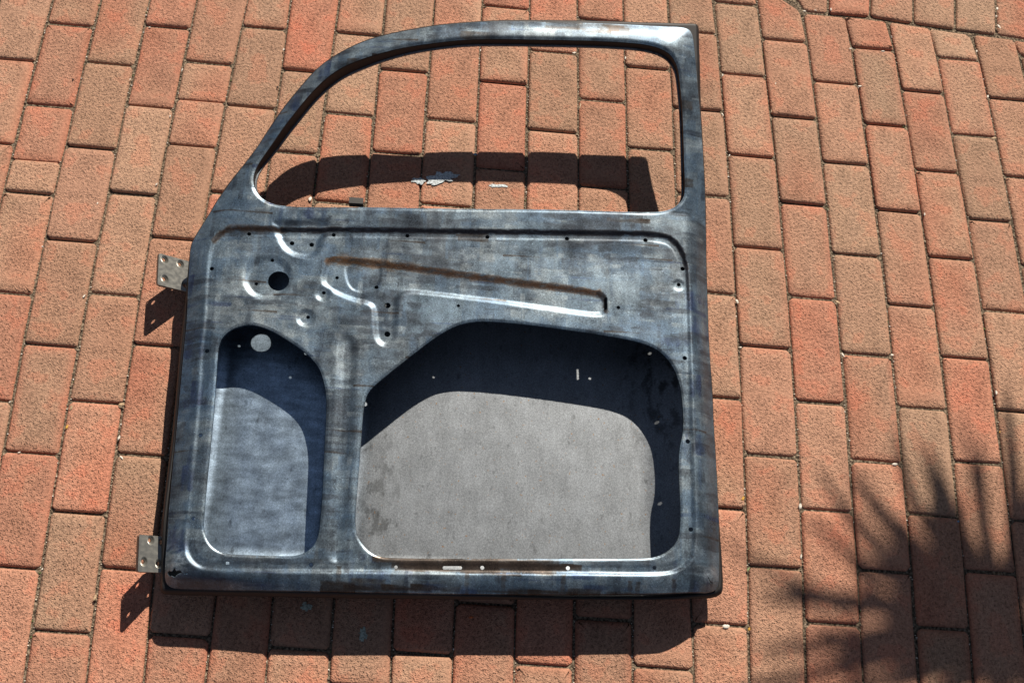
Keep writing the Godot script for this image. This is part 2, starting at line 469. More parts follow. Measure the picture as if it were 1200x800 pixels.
# three passes of a square mean over r cells each way
func soften(a: PackedFloat32Array, n: int, m: int, r: int):
	for pass_ in 2:
		for j in m:
			var row := a.slice(j * n, j * n + n)
			var sum := 0.0
			for q in range(-r, r + 1):
				sum += row[clampi(q, 0, n - 1)]
			for i in n:
				a[j * n + i] = sum / (2 * r + 1)
				sum += row[mini(i + r + 1, n - 1)] - row[maxi(i - r, 0)]
		for i in n:
			var col := PackedFloat32Array()
			col.resize(m)
			for j in m:
				col[j] = a[j * n + i]
			var sum := 0.0
			for q in range(-r, r + 1):
				sum += col[clampi(q, 0, m - 1)]
			for j in m:
				a[j * n + i] = sum / (2 * r + 1)
				sum += col[mini(j + r + 1, m - 1)] - col[maxi(j - r, 0)]

func build_door():
	var door := Node3D.new()
	door.name = numbered("car_door")
	door.position = DOOR_AT
	add_child(door)
	tag(door, "bare steel car door lying inner side up on the red brick paving", "car door")
	var steel := panel_material()
	var inner := skin_material()
	var place := func(p: Vector3) -> Vector3: return p - DOOR_AT
	var lo := Vector2(-0.76, -0.91)
	var hi := Vector2(0.24, 0.25)
	# inner pressing
	var g := Sheet.new(lo, hi, 0.002)
	var edge := rounded(pts(PANEL_EDGE), 1)
	var window := rounded(pts(WINDOW_EDGE), 2)
	var s_edge := g.signed(edge, 0.05)
	var s_win := g.signed(window, 0.02)
	var groove := g.signed(rounded(pts(GROOVE), 2), 0.020)
	var off := PackedFloat32Array()
	off.resize(g.n * g.m)
	for j in g.m:
		for i in g.n:
			var k := j * g.n + i
			var u := g.o.x + i * g.s
			var v := g.o.y + j * g.s
			var frame := sm(-0.45, -0.6, v)
			var w := 0.030 + 0.014 * sm(0.05, 0.17, u) * sm(-0.62, -0.4, v) + 0.010 * sm(-0.5, -0.68, u) * sm(-0.5, -0.3, v) + 0.025 * frame
			var t := clampf(1.0 - s_edge[k] / w, 0.0, 1.1)
			var side := maxf(sm(0.08, 0.16, u), sm(-0.6, -0.68, u)) * sm(0.19, 0.12, v)
			off[k] = roll(u, v) * lerpf(t * t * t, t, maxf(frame * 0.3, side * 0.85))
	soften(off, g.n, g.m, 4)
	for j in g.m:
		for i in g.n:
			var k := j * g.n + i
			var b := border(g.o.x + i * g.s, g.o.y + j * g.s) - off[k]
			var e := -s_win[k]
			if e < 0.007:
				var q := 1.0 - maxf(e, 0.0) / 0.007
				b -= 0.0026 * q * q
			g.h[k] = b
	g.press(groove, 0.0038, 0.0050)
	var strip := groove.duplicate()
	for k in strip.size():
		strip[k] -= 0.0128
	g.press(strip, -0.0006, 0.0020)
	g.cut(s_edge, 1.0, 1)
	g.cut(s_win, -1.0, 2)
	for op in [SMALL_OPENING, LARGE_OPENING]:
		var d := g.signed(rounded(pts(op), 2), 0.012)
		for k in d.size():
			if d[k] > -0.004:
				var q := clampf(1.0 + d[k] / 0.004, 0.0, 1.0)
				g.h[k] -= 0.0016 * q * q
		g.cut(d, -1.0, 3)
	g.press(g.signed(rounded(pts(CHANNEL), 2), 0.012), 0.0030, 0.0065)
	g.press(g.signed(rounded(pts(NOTCH), 2), 0.014), 0.0035, 0.0075)
	g.press(g.signed(rounded(pts(PAD), 2), 0.01), 0.0010, 0.003)
	g.press(g.signed(rounded(pts(RIB), 2), 0.012), 0.0032, 0.0085)
	for i in range(0, DIMPLES.size(), 5):
		g.press_circle(Vector2(DIMPLES[i], DIMPLES[i + 1]) * 0.0001, DIMPLES[i + 2] * 0.0001, DIMPLES[i + 3] * 0.00007, DIMPLES[i + 4] * 0.0001)
	for i in range(0, HOLES.size(), 3):
		g.cut_circle(Vector2(HOLES[i], HOLES[i + 1]) * 0.0001, HOLES[i + 2] * 0.0001, 4)
	for op in [SLOT, SLOT_LOW, TEAR, TEAR_SMALL, TONGUE]:
		g.cut(g.signed(pts(op), 0.006), -1.0, 4)
	var floor_of := func(u: float, v: float, group: int, top: float) -> float:
		if group <= 2:
			return minf(hem(u, v) - 0.003, top - 0.004)
		return top - (0.0035 if group == 3 else 0.0014)
	var which := func(u: float, v: float) -> int: return 1 if v < -0.49 - 0.03 * (u + 0.2) else 0
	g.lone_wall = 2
	var both := g.meshes(2, which, floor_of, place, Vector2(1.0, 1.16))
	put("inner_panel", both[0], steel, door)
	put("window_frame", both[1], steel, door)
	var oxide_shade := StandardMaterial3D.new()
	oxide_shade.albedo_color = Color(0.14, 0.135, 0.14)  # dark oxidised steel; its tone also stands in for shade in the window return
	oxide_shade.metallic = 0.5
	oxide_shade.roughness = 0.55
	put("window_channel", both[2], oxide_shade, door)
	# outer skin, seen through the openings
	var k2 := Sheet.new(lo, hi, 0.003)
	var s_skin := k2.signed(rounded(pts(SKIN_EDGE), 1), 0.22)
	var s_w2 := k2.signed(window, 0.22)
	for j in k2.m:
		for i in k2.n:
			var k := j * k2.n + i
			var u := k2.o.x + i * k2.s
			var v := k2.o.y + j * k2.s
			var tl := 1.0 - clampf((u + 0.722) / 0.062, 0.0, 1.0)
			var tr := 1.0 - clampf((0.208 - u) / 0.13, 0.0, 1.0)
			var tb := 1.0 - clampf((0.208 - v) / 0.075, 0.0, 1.0)
			var tt := 1.0 - clampf((v + 0.47) / 0.22, 0.0, 1.0)
			var t := sqrt(1.0 - (1.0 - tl * tl) * (1.0 - tr * tr) * (1.0 - pow(tb, 2.0)) * (1.0 - tt * tt))
			var rim := hem(u, v)
			var fall := 1.0 - clampf(s_skin[k] / 0.007, -0.6, 1.0)
			k2.h[k] = lerpf(rim, lerpf(0.0045 + 0.018 * sm(-0.405, -0.485, u), rim, t * t), sm(-0.56, -0.45, v)) - 0.009 * fall * fall
	k2.cut(s_skin, 1.0, 1)
	for k in s_w2.size():
		s_w2[k] -= 0.003
	k2.cut(s_w2, -1.0, 2)
	var skin_floor := func(_u: float, _v: float, _g: int, top: float) -> float: return top - 0.003
	var rim_of := func(u: float, v: float) -> int: return 1 if s_skin[int((v - k2.o.y) / k2.s) * k2.n + int((u - k2.o.x) / k2.s)] < 0.030 else 0  # dark band widened past the hem to paint the shade behind the tear
	var skin = k2.meshes(2, rim_of, skin_floor, place, Vector2(1.0, 1.16))
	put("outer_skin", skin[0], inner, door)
	put("folded_hem", skin[1], oxide_shade, door)
	# hinges
	var hinge_steel := StandardMaterial3D.new()
	hinge_steel.albedo_color = Color(0.54, 0.54, 0.52)
	hinge_steel.metallic = 0.75
	hinge_steel.roughness = 0.5
	hinge_steel.roughness_texture = grain(256, 0.05, 0.55, 0.95, 91)
	hinge_steel.uv1_triplanar = true
	hinge_steel.uv1_scale = Vector3.ONE * 8.0
	var dark := StandardMaterial3D.new()
	dark.albedo_color = Color(0.20, 0.20, 0.20)
	dark.metallic = 0.6
	dark.roughness = 0.5
	var names := ["upper hinge plate with four countersunk holes", "lower hinge plate with four countersunk holes"]
	var spots := [[0.185, 0.15, 0.70, 0.16, 0.215, 0.76, 0.88, 0.80], [0.52, 0.12, 1.02, 0.15, 0.25, 0.72, 0.92, 0.75]]
	for q in 2:
		var c: Array[Vector3] = []
		for i in 3:
			var at := q * 9 + i * 3
			c.append(Vector3(HINGES[at], HINGES[at + 1], HINGES[at + 2]) * 0.0001)
		var A := c[1] - c[0]
		var D := c[2] - c[0]
		var la := A.length() * (1.1 if q == 0 else 1.35)
		var lb := D.length()
		var au := A.normalized()
		var bu := (D - au * D.dot(au) * 0.35).normalized()
		var nu := bu.cross(au).normalized()
		var hs := Sheet.new(Vector2(-0.003, -0.003), Vector2(la + 0.003, lb + 0.003), 0.0012)
		hs.h.fill(0.0)
		hs.cut(hs.signed(PackedVector2Array([Vector2(0.002, 0), Vector2(la, 0), Vector2(la, lb), Vector2(0.002, lb), Vector2(0, lb - 0.002), Vector2(0, 0.002)]), 0.01), 1.0, 1)
		for i in 4:
			var w := Vector2(spots[q][i * 2] * A.length(), spots[q][i * 2 + 1] * lb)
			hs.press_circle(w, 0.0062, 0.0022, 0.0016)
			hs.cut_circle(w, 0.0042, 4)
		var c0 := c[0]
		var map := func(p: Vector3) -> Vector3: return c0 + au * p.x + bu * p.z + nu * p.y - DOOR_AT
		var pl = hs.meshes(1, func(_u, _v): return 0, func(_u, _v, _g, _t): return -0.0045, map, Vector2(0.1, 0.1))
		var o := put("hinge_plate", pl[0], hinge_steel, door)
		o.set_meta("label", names[q])
		var st := SurfaceTool.new()
		st.begin(Mesh.PRIMITIVE_TRIANGLES)
		var mid := c0 + au * (la * 1.02) + bu * lb * 0.5 - DOOR_AT
		var cyl := CylinderMesh.new()
		cyl.top_radius = 0.011
		cyl.bottom_radius = 0.011
		cyl.height = lb * 0.95
		cyl.radial_segments = 20
		st.append_from(cyl, 0, Transform3D(Basis(nu, bu, au), mid + au * 0.006))
		var arm := BoxMesh.new()
		arm.size = Vector3(0.05, 0.012, lb * 0.6)
		st.append_from(arm, 0, Transform3D(Basis.IDENTITY, mid + Vector3(0.03, 0.008, 0.0)))
		put("hinge_knuckle", st.commit(), dark, o)
	# a small clip left on the sill
	var cl := SurfaceTool.new()
	cl.begin(Mesh.PRIMITIVE_TRIANGLES)
	var at := Vector3(-0.4525, border(-0.4525, -0.488) - 0.004, -0.4865) - DOOR_AT
	for bx in [[Vector3(0.026, 0.0015, 0.012), Vector3(0, 0.004, 0)], [Vector3(0.0015, 0.009, 0.012), Vector3(-0.012, 0.0, 0)], [Vector3(0.0015, 0.008, 0.012), Vector3(0.008, 0.0, 0)], [Vector3(0.026, 0.012, 0.0015), Vector3(0, -0.002, 0.006)]]:
		var b := BoxMesh.new()
		b.size = bx[0]
		cl.append_from(b, 0, Transform3D(Basis.IDENTITY, at + bx[1]))
	put("glass_clip", cl.commit(), dark, door)

# ---------------------------------------------------------------- textures
func noise(seed_: int, freq: float, octaves := 3, kind := FastNoiseLite.TYPE_SIMPLEX_SMOOTH) -> FastNoiseLite:
	var f := FastNoiseLite.new()
	f.seed = seed_
	f.frequency = freq
	f.noise_type = kind
	f.fractal_octaves = octaves
	return f

func grain(side: int, freq: float, low: float, high: float, seed_: int, octaves := 3) -> ImageTexture:
	var im := noise(seed_, freq, octaves).get_seamless_image(side, side)
	im.convert(Image.FORMAT_L8)
	var d := im.get_data()
	for k in d.size():
		d[k] = int(255.0 * clampf(lerpf(low, high, d[k] / 255.0), 0.0, 1.0))
	im = Image.create_from_data(side, side, false, Image.FORMAT_L8, d)
	return ImageTexture.create_from_image(im)

# wiping marks of one colour in several sizes, with ragged soft edges
func brush(_w: int, _h: int, c: Color, low: float, high: float, along_x: bool, seed_: int) -> Array:
	var out := []
	var f := noise(seed_, 0.06, 4)
	var sizes := [Vector2i(190, 120), Vector2i(110, 64), Vector2i(64, 90), Vector2i(46, 34), Vector2i(26, 40), Vector2i(84, 9), Vector2i(58, 16), Vector2i(9, 50), Vector2i(70, 4), Vector2i(4, 46)]
	for q in sizes.size():
		var w: int = sizes[q].x
		var hgt: int = sizes[q].y
		var soft := clampf(minf(w, hgt) * 0.22, 1.0, 9.0)
		var d := PackedByteArray()
		d.resize(w * hgt * 4)
		var sx := (0.22 if along_x else 0.9) if absi(w - hgt) < 60 or w < hgt else 0.22
		var sy := (0.9 if along_x else 0.22) if absi(w - hgt) < 60 or w < hgt else 0.9
		for y in hgt:
			for x in w:
				var n := f.get_noise_2d((x + q * 71) * sx, (y + q * 37) * sy)
				var n2 := f.get_noise_2d((x + q * 191) * 0.4 + 400.0, (y + q * 53) * 0.4)
				var e := minf(minf(x, w - 1 - x), minf(y, hgt - 1 - y)) + n * soft * 1.8
				var a := clampf(lerpf(low, high, 0.75 * n + 0.6 * n2 + 0.5), 0.0, 1.0) * sm(-soft * 0.3, soft, e)
				var k := (y * w + x) * 4
				d[k] = int(c.r * 255.0)
				d[k + 1] = int(c.g * 255.0)
				d[k + 2] = int(c.b * 255.0)
				d[k + 3] = int(a * 255.0)
		out.append(Image.create_from_data(w, hgt, false, Image.FORMAT_RGBA8, d))
	return out

# which: the first and last size to use
func daub(im: Image, brushes: Array, count: int, area: Rect2i, first: int, last: int):
	for q in count:
		var set_: Array = brushes[rng.randi() % brushes.size()]
		var b: Image = set_[rng.randi_range(first, last)]
		if rng.randf() < 0.5:
			b = b.duplicate()
			b.flip_x()
		im.blend_rect(b, Rect2i(Vector2i.ZERO, b.get_size()), area.position - b.get_size() / 2 + Vector2i(rng.randi_range(0, area.size.x), rng.randi_range(0, area.size.y)))

func px(u: float, v: float) -> Vector2i:
	return Vector2i(int((u + 0.76) * 1024.0), int((v + 0.91) / 1.16 * 1024.0))

# an uneven streak of one colour along a line of (x, z) points
func stain(im: Image, line: Array, wide: float, c: Color, strength: float):
	var f := noise(77, 0.05, 4)
	var a := px(line[0].x, line[0].y)
	var lo := a
	var hi := a
	var p: Array[Vector2] = []
	for q in line:
		var w := px(q.x, q.y)
		p.append(Vector2(w))
		lo = lo.min(w)
		hi = hi.max(w)
	lo = (lo - Vector2i.ONE * int(wide * 2.0)).max(Vector2i.ZERO)
	hi = (hi + Vector2i.ONE * int(wide * 2.0)).min(Vector2i(1023, 1023))
	for y in range(lo.y, hi.y + 1):
		for x in range(lo.x, hi.x + 1):
			var d := 1e9
			var at := Vector2(x, y)
			for k in p.size() - 1:
				d = minf(d, at.distance_to(Geometry2D.get_closest_point_to_segment(at, p[k], p[k + 1])))
			var n := f.get_noise_2d(x * 0.6, y * 2.0)
			var o := strength * sm(wide * 1.2, wide * 0.35, d + n * wide * 0.9) * clampf(0.8 + 0.9 * n, 0.0, 1.0)
			if o > 0.01:
				im.set_pixel(x, y, im.get_pixel(x, y).lerp(c, o))

func panel_material() -> StandardMaterial3D:
	var im := Image.create(1024, 1024, false, Image.FORMAT_RGBA8)
	im.fill(Color(0.31, 0.365, 0.415))
	var all := Rect2i(-40, -40, 1024, 1024)
	var pale := brush(256, 256, Color(0.475, 0.51, 0.53), 0.02, 0.5, true, 11)
	var pale2 := brush(256, 256, Color(0.43, 0.485, 0.525), 0.08, 0.42, false, 12)
	var blue := brush(256, 256, Color(0.26, 0.335, 0.415), 0.14, 0.6, false, 13)
	var blue2 := brush(256, 256, Color(0.32, 0.385, 0.445), 0.08, 0.5, true, 14)
	var dark := brush(256, 256, Color(0.17, 0.195, 0.225), 0.10, 0.62, true, 15)
	var navy := brush(256, 256, Color(0.15, 0.20, 0.32), 0.0, 0.6, false, 16)
	var brown := brush(256, 256, Color(0.20, 0.172, 0.152), 0.05, 0.75, true, 17)
	daub(im, [blue, blue2, dark, pale, pale2], 230, all, 0, 2)
	daub(im, [blue, pale2, dark, pale, blue2], 620, all, 2, 4)
	daub(im, [dark, pale, pale2, blue], 420, all, 5, 7)
	daub(im, [dark, navy, pale, brown], 300, all, 8, 8)
	daub(im, [dark, blue], 90, all, 9, 9)
	# heat tint, grease and worn spots, then painted sheen on the top rail
	daub(im, [navy, blue, dark], 34, Rect2i(px(-0.74, -0.35), Vector2i(60, 480)), 3, 7)
	daub(im, [navy, blue, dark], 30, Rect2i(px(0.12, -0.35), Vector2i(70, 480)), 3, 7)
	daub(im, [navy, dark, blue2], 60, Rect2i(px(-0.70, 0.15), Vector2i(880, 60)), 5, 8)
	daub(im, [brown], 40, Rect2i(px(-0.34, 0.158), Vector2i(300, 12)), 5, 6)
	daub(im, [brown], 26, Rect2i(px(-0.45, 0.200), Vector2i(620, 8)), 5, 8)
	daub(im, [brown, dark], 34, Rect2i(px(-0.72, -0.86), Vector2i(900, 380)), 5, 6)
	daub(im, [navy, dark], 34, Rect2i(px(-0.62, -0.80), Vector2i(150, 330)), 3, 7)
	daub(im, [brown, dark], 12, Rect2i(px(-0.10, -0.862), Vector2i(140, 22)), 5, 6)  # brown daubs put the warm sheen of the top rail into the colour
	daub(im, [pale2, dark, blue2], 30, Rect2i(px(-0.25, -0.885), Vector2i(440, 50)), 3, 6)  # mixed daubs dull the sun glare on the top rail by colour
	# brown rust left in the far side of the long channel and of the groove
	var ch := pts(CHANNEL)
	stain(im, Array(ch.slice(0, 7)), 7.0, Color(0.33, 0.235, 0.17), 0.95)
	stain(im, Array(ch.slice(1, 4)), 10.0, Color(0.36, 0.27, 0.19), 0.7)
	stain(im, Array(ch.slice(6, 9)), 5.0, Color(0.16, 0.13, 0.12), 0.9)
	var gr := pts(GROOVE)
	stain(im, Array(gr.slice(gr.size() - 10, gr.size())), 4.5, Color(0.15, 0.115, 0.10), 0.95)
	stain(im, [gr[gr.size() - 1], gr[0], gr[1], gr[2]], 5.5, Color(0.24, 0.175, 0.13), 0.9)
	stain(im, Array(gr.slice(31, 42)), 3.5, Color(0.10, 0.11, 0.14), 0.85)  # blue-black line along the far side of the groove
	stain(im, [Vector2(-0.712, 0.172), Vector2(-0.69, 0.178)], 22.0, Color(0.60, 0.64, 0.67), 0.75)
	stain(im, [Vector2(0.175, 0.165), Vector2(0.192, 0.158)], 12.0, Color(0.60, 0.63, 0.66), 0.6)
	var fine := noise(21, 0.35, 2)
	var d := im.get_data()
	var r := PackedByteArray()
	r.resize(1024 * 1024)
	var wide := noise(22, 0.012, 3)
	for y in 1024:
		for x in 1024:
			var k := (y * 1024 + x) * 4
			var q := 1.0 + 0.10 * fine.get_noise_2d(x * 0.6, y * 0.9) + 0.16 * wide.get_noise_2d(x * 2.2 + 500.0, y * 2.2) + rng.randf_range(-0.17, 0.17)
			if rng.randf() < 0.008:
				q += 0.5
			var lum := d[k + 1] / 255.0
			d[k] = int(clampf(d[k] * q, 0.0, 255.0))
			d[k + 1] = int(clampf(d[k + 1] * q, 0.0, 255.0))
			d[k + 2] = int(clampf(d[k + 2] * q, 0.0, 255.0))
			r[y * 1024 + x] = int(255.0 * clampf(0.29 + 0.24 * lum + 0.10 * wide.get_noise_2d(x, y) + 0.05 * clampf((q - 1.0) / 0.24, -1.0, 1.0), 0.1, 1.0))
	im = Image.create_from_data(1024, 1024, false, Image.FORMAT_RGBA8, d)
	im.convert(Image.FORMAT_RGB8)
	var m := StandardMaterial3D.new()
	m.albedo_texture = ImageTexture.create_from_image(im)
	m.roughness_texture = ImageTexture.create_from_image(Image.create_from_data(1024, 1024, false, Image.FORMAT_L8, r))
	m.metallic = 0.58
	m.roughness = 1.0
	m.heightmap_enabled = true
	m.heightmap_texture = grain(512, 0.02, 0.0, 1.0, 31, 4)
	m.heightmap_scale = 0.02
	return m

func skin_material() -> StandardMaterial3D:
	var w := 1024
	var d := PackedByteArray()
	d.resize(w * w * 3)
	var cloud := noise(41, 0.016, 5)
	var fine := noise(42, 0.25, 3)
	var spot := noise(43, 0.045, 4)
	var streak := noise(44, 0.05, 3)
	for y in w:
		for x in w:
			var q := 0.452 + 0.045 * cloud.get_noise_2d(x, y) + 0.06 * fine.get_noise_2d(x, y) + 0.02 * streak.get_noise_2d(x * 2.0, y * 0.3) + rng.randf_range(-0.06, 0.06)
			var sp := spot.get_noise_2d(x, y * 0.7)
			if sp > 0.42:
				q -= 0.35 * (sp - 0.42)
			var c := Vector3(q * 0.94, q * 0.985, q * 1.035)
			# grime towards the right end and the lower left corner of the wide opening
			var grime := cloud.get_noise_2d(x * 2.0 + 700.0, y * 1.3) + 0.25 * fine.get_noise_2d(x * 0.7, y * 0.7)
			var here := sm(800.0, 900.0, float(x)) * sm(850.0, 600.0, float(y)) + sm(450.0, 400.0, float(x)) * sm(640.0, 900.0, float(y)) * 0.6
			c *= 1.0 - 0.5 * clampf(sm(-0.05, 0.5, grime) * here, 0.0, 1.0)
			if spot.get_noise_2d(x * 2.3 + 300.0, y * 2.3) > 0.62:
				c = Vector3(0.45, 0.33, 0.22)
			# the narrow opening shows bluer, glossier metal
			var left := sm(380.0, 300.0, float(x)) * sm(470.0, 510.0, float(y))
			var mark := streak.get_noise_2d(x * 0.3, y * 1.3 + 90.0) + 0.9 * cloud.get_noise_2d(x * 1.4 + 50.0, y * 2.2)
			c = c.lerp(Vector3(1.20, 1.36, 1.52) * q * (1.0 + 0.17 * mark), left)
			var k := (y * w + x) * 3
			d[k] = int(255.0 * clampf(c.x, 0.0, 1.0))
			d[k + 1] = int(255.0 * clampf(c.y, 0.0, 1.0))
			d[k + 2] = int(255.0 * clampf(c.z, 0.0, 1.0))
	var rough := PackedByteArray()
	var metal := PackedByteArray()
	rough.resize(w * w)
	metal.resize(w * w)
	for y in w:
		for x in w:
			var left := sm(400.0, 330.0, float(x)) * sm(470.0, 510.0, float(y))
			rough[y * w + x] = int(255.0 * clampf(lerpf(0.48, 0.34, left) + 0.05 * cloud.get_noise_2d(x * 1.5, y * 1.5), 0.1, 1.0))
			metal[y * w + x] = int(255.0 * lerpf(0.62, 0.92, left))
	var m := StandardMaterial3D.new()
	m.albedo_texture = ImageTexture.create_from_image(Image.create_from_data(w, w, false, Image.FORMAT_RGB8, d))
	m.metallic = 1.0
	m.metallic_texture = ImageTexture.create_from_image(Image.create_from_data(w, w, false, Image.FORMAT_L8, metal))
	m.roughness = 1.0
	m.roughness_texture = ImageTexture.create_from_image(Image.create_from_data(w, w, false, Image.FORMAT_L8, rough))
	return m

# ---------------------------------------------------------------- brick paving
func column_line(k: int, v: float) -> float:
	var a := clampi(k, 0, 22)
	var c := Vector3(COLUMN_LINES[a * 3], COLUMN_LINES[a * 3 + 1], COLUMN_LINES[a * 3 + 2]) * 0.0001
	var w := clampf(v, -1.35, 0.55)
	return c.x + c.y * w + c.z * w * w + (k - a) * 0.1045

func cut_line(u: float) -> float:
	var p := pts(CUT_LINE)
	if u <= p[0].x:
		return p[0].y - (p[0].x - u) * 0.75
	for i in range(1, p.size()):
		if u <= p[i].x:
			return lerpf(p[i - 1].y, p[i].y, (u - p[i - 1].x) / (p[i].x - p[i - 1].x))
	return p[p.size() - 1].y + (u - p[p.size() - 1].x) * 0.11

func brick_arrays(c: PackedVector2Array, mid: Vector2, V, N, C, I, base: Vector3, detail: bool):
	# c: the four corners in order far left, far right, near right, near left
	var ring := PackedVector2Array()
	var r := rng.randf_range(0.0035, 0.0075)
	for q in 4:
		var a := c[q]
		var b := c[(q + 1) % 4]
		var l := a.distance_to(b)
		ring.append(a.lerp(b, r / l))
		if detail and q % 2 == 1 and l > 0.12:
			ring.append(a.lerp(b, rng.randf_range(0.35, 0.65)) + Vector2(rng.randf_range(-0.0012, 0.0012), 0))
		ring.append(a.lerp(b, 1.0 - r / l))
	var n := ring.size()
	var first: int = V.size()
	var tilt := Vector2(rng.randf_range(-0.006, 0.006), rng.randf_range(-0.006, 0.006)) if detail else Vector2.ZERO
	var lift := rng.randf_range(-0.0022, 0.0008)
	var red_x := rng.randf_range(-0.9, 0.9)
	var red_z := rng.randf_range(-0.9, 0.9)
	var red := maxf(0.0, rng.randf_range(-0.75, 0.85))
	var edge_red := maxf(0.0, rng.randf_range(-0.5, 0.8))
	var bev := rng.randf_range(0.0038, 0.0060)
	var half := Vector2(0.05, 0.1)
	for k in 4:
		for q in n:
			var p := ring[q]
			var away := (p - mid)
			var prev := ring[(q + n - 1) % n]
			var next := ring[(q + 1) % n]
			var t := (next - prev).normalized()
			var outn := Vector2(t.y, -t.x)
			if outn.dot(away) < 0.0:
				outn = -outn
			if k == 2:
				p -= outn * bev * rng.randf_range(0.85, 1.25)
			elif k == 3:
				p = mid + (p - mid) * (Vector2(0.66, 0.82) if c[0].distance_to(c[3]) > 0.15 else Vector2(0.66, 0.66))
			var y := lift + (p - mid).dot(tilt)
			if k == 0:
				y -= 0.03
			elif k == 1:
				y -= bev * 0.95
			V.append(Vector3(p.x, y, p.y))
			N.append(Vector3(outn.x, [0.0, 0.55, 5.0, 100.0][k], outn.y).normalized())
			var d := Vector2((p.x - mid.x) / half.x, (p.y - mid.y) / half.y)
			C.append(tint(base, d, red, red_x, red_z, edge_red, k))
	for k in 3:
		for q in n:
			var a := first + k * n + q
			var b := first + k * n + (q + 1) % n
			I.append_array(PackedInt32Array([a, b, b + n, a, b + n, a + n]))
	# top, with three spots along the middle that carry the tone
	var top := first + 3 * n
	var far := (c[0] + c[1]) * 0.5
	var near := (c[2] + c[3]) * 0.5
	var spine := PackedInt32Array()
	var cnt := 3 if far.distance_to(near) > 0.12 else 1
	for q in cnt:
		var p := far.lerp(near, (q + 0.5 + (0.12 if q == 0 and cnt == 3 else (-0.12 if q == 2 else 0.0))) / cnt)
		spine.append(V.size())
		V.append(Vector3(p.x, lift + (p - mid).dot(tilt), p.y))
		N.append(Vector3.UP)
		var d := Vector2((p.x - mid.x) / half.x, (p.y - mid.y) / half.y)
		C.append(tint(base, d, red, red_x, red_z, 0.0, 4))
	var near_of := PackedInt32Array()
	for q in n:
		var p: Vector3 = V[top + q]
		var best := 0
		for w in cnt:
			if absf(V[spine[w]].z - p.z) < absf(V[spine[best]].z - p.z):
				best = w
		near_of.append(best)
	for q in n:
		var q2 := (q + 1) % n
		I.append_array(PackedInt32Array([top + q, top + q2, spine[near_of[q]]]))
		var a := near_of[q]
		while a != near_of[q2]:
			var step := 1 if near_of[q2] > a else -1
			I.append_array(PackedInt32Array([top + q2, spine[a + step], spine[a]]))
			a += step

func tint(base: Vector3, d: Vector2, red: float, rx: float, rz: float, edge_red: float, ring: int) -> Color:
	var q := red * clampf(1.3 - Vector2(d.x - rx, d.y - rz).length() * 0.9, 0.0, 1.0)
	if ring < 2:
		q = maxf(q, edge_red)
	elif ring == 2:
		q = maxf(q, edge_red * 0.7)
	elif ring == 3:
		q = maxf(q, edge_red * 0.2)
	var c := base.lerp(Vector3(0.62, 0.215, 0.135) * (base.x / 0.57), clampf(q, 0.0, 1.0) * 0.75)
	return Color(c.x, c.y, c.z)

func brick_tone(u: float) -> Vector3:
	var c := Vector3(0.555, 0.328, 0.225)
	c = c.lerp(Vector3(0.570, 0.282, 0.192), rng.randf_range(-0.3, 1.0) if u < 0.25 else rng.randf_range(-0.5, 0.85))
	c = c.lerp(Vector3(0.47, 0.312, 0.215), clampf(rng.randf_range(-0.5, 0.7) * (1.0 if u > 0.2 else 0.8), 0.0, 1.0))
	return c * rng.randf_range(0.90, 1.07)

func mesh_of(V, N, C, I) -> ArrayMesh:
	var arr := []
	arr.resize(Mesh.ARRAY_MAX)
	arr[Mesh.ARRAY_VERTEX] = PackedVector3Array(V)
	arr[Mesh.ARRAY_NORMAL] = PackedVector3Array(N)
	arr[Mesh.ARRAY_COLOR] = PackedColorArray(C)
	arr[Mesh.ARRAY_INDEX] = PackedInt32Array(I)
	var me := ArrayMesh.new()
	me.add_surface_from_arrays(Mesh.PRIMITIVE_TRIANGLES, arr)
	return me

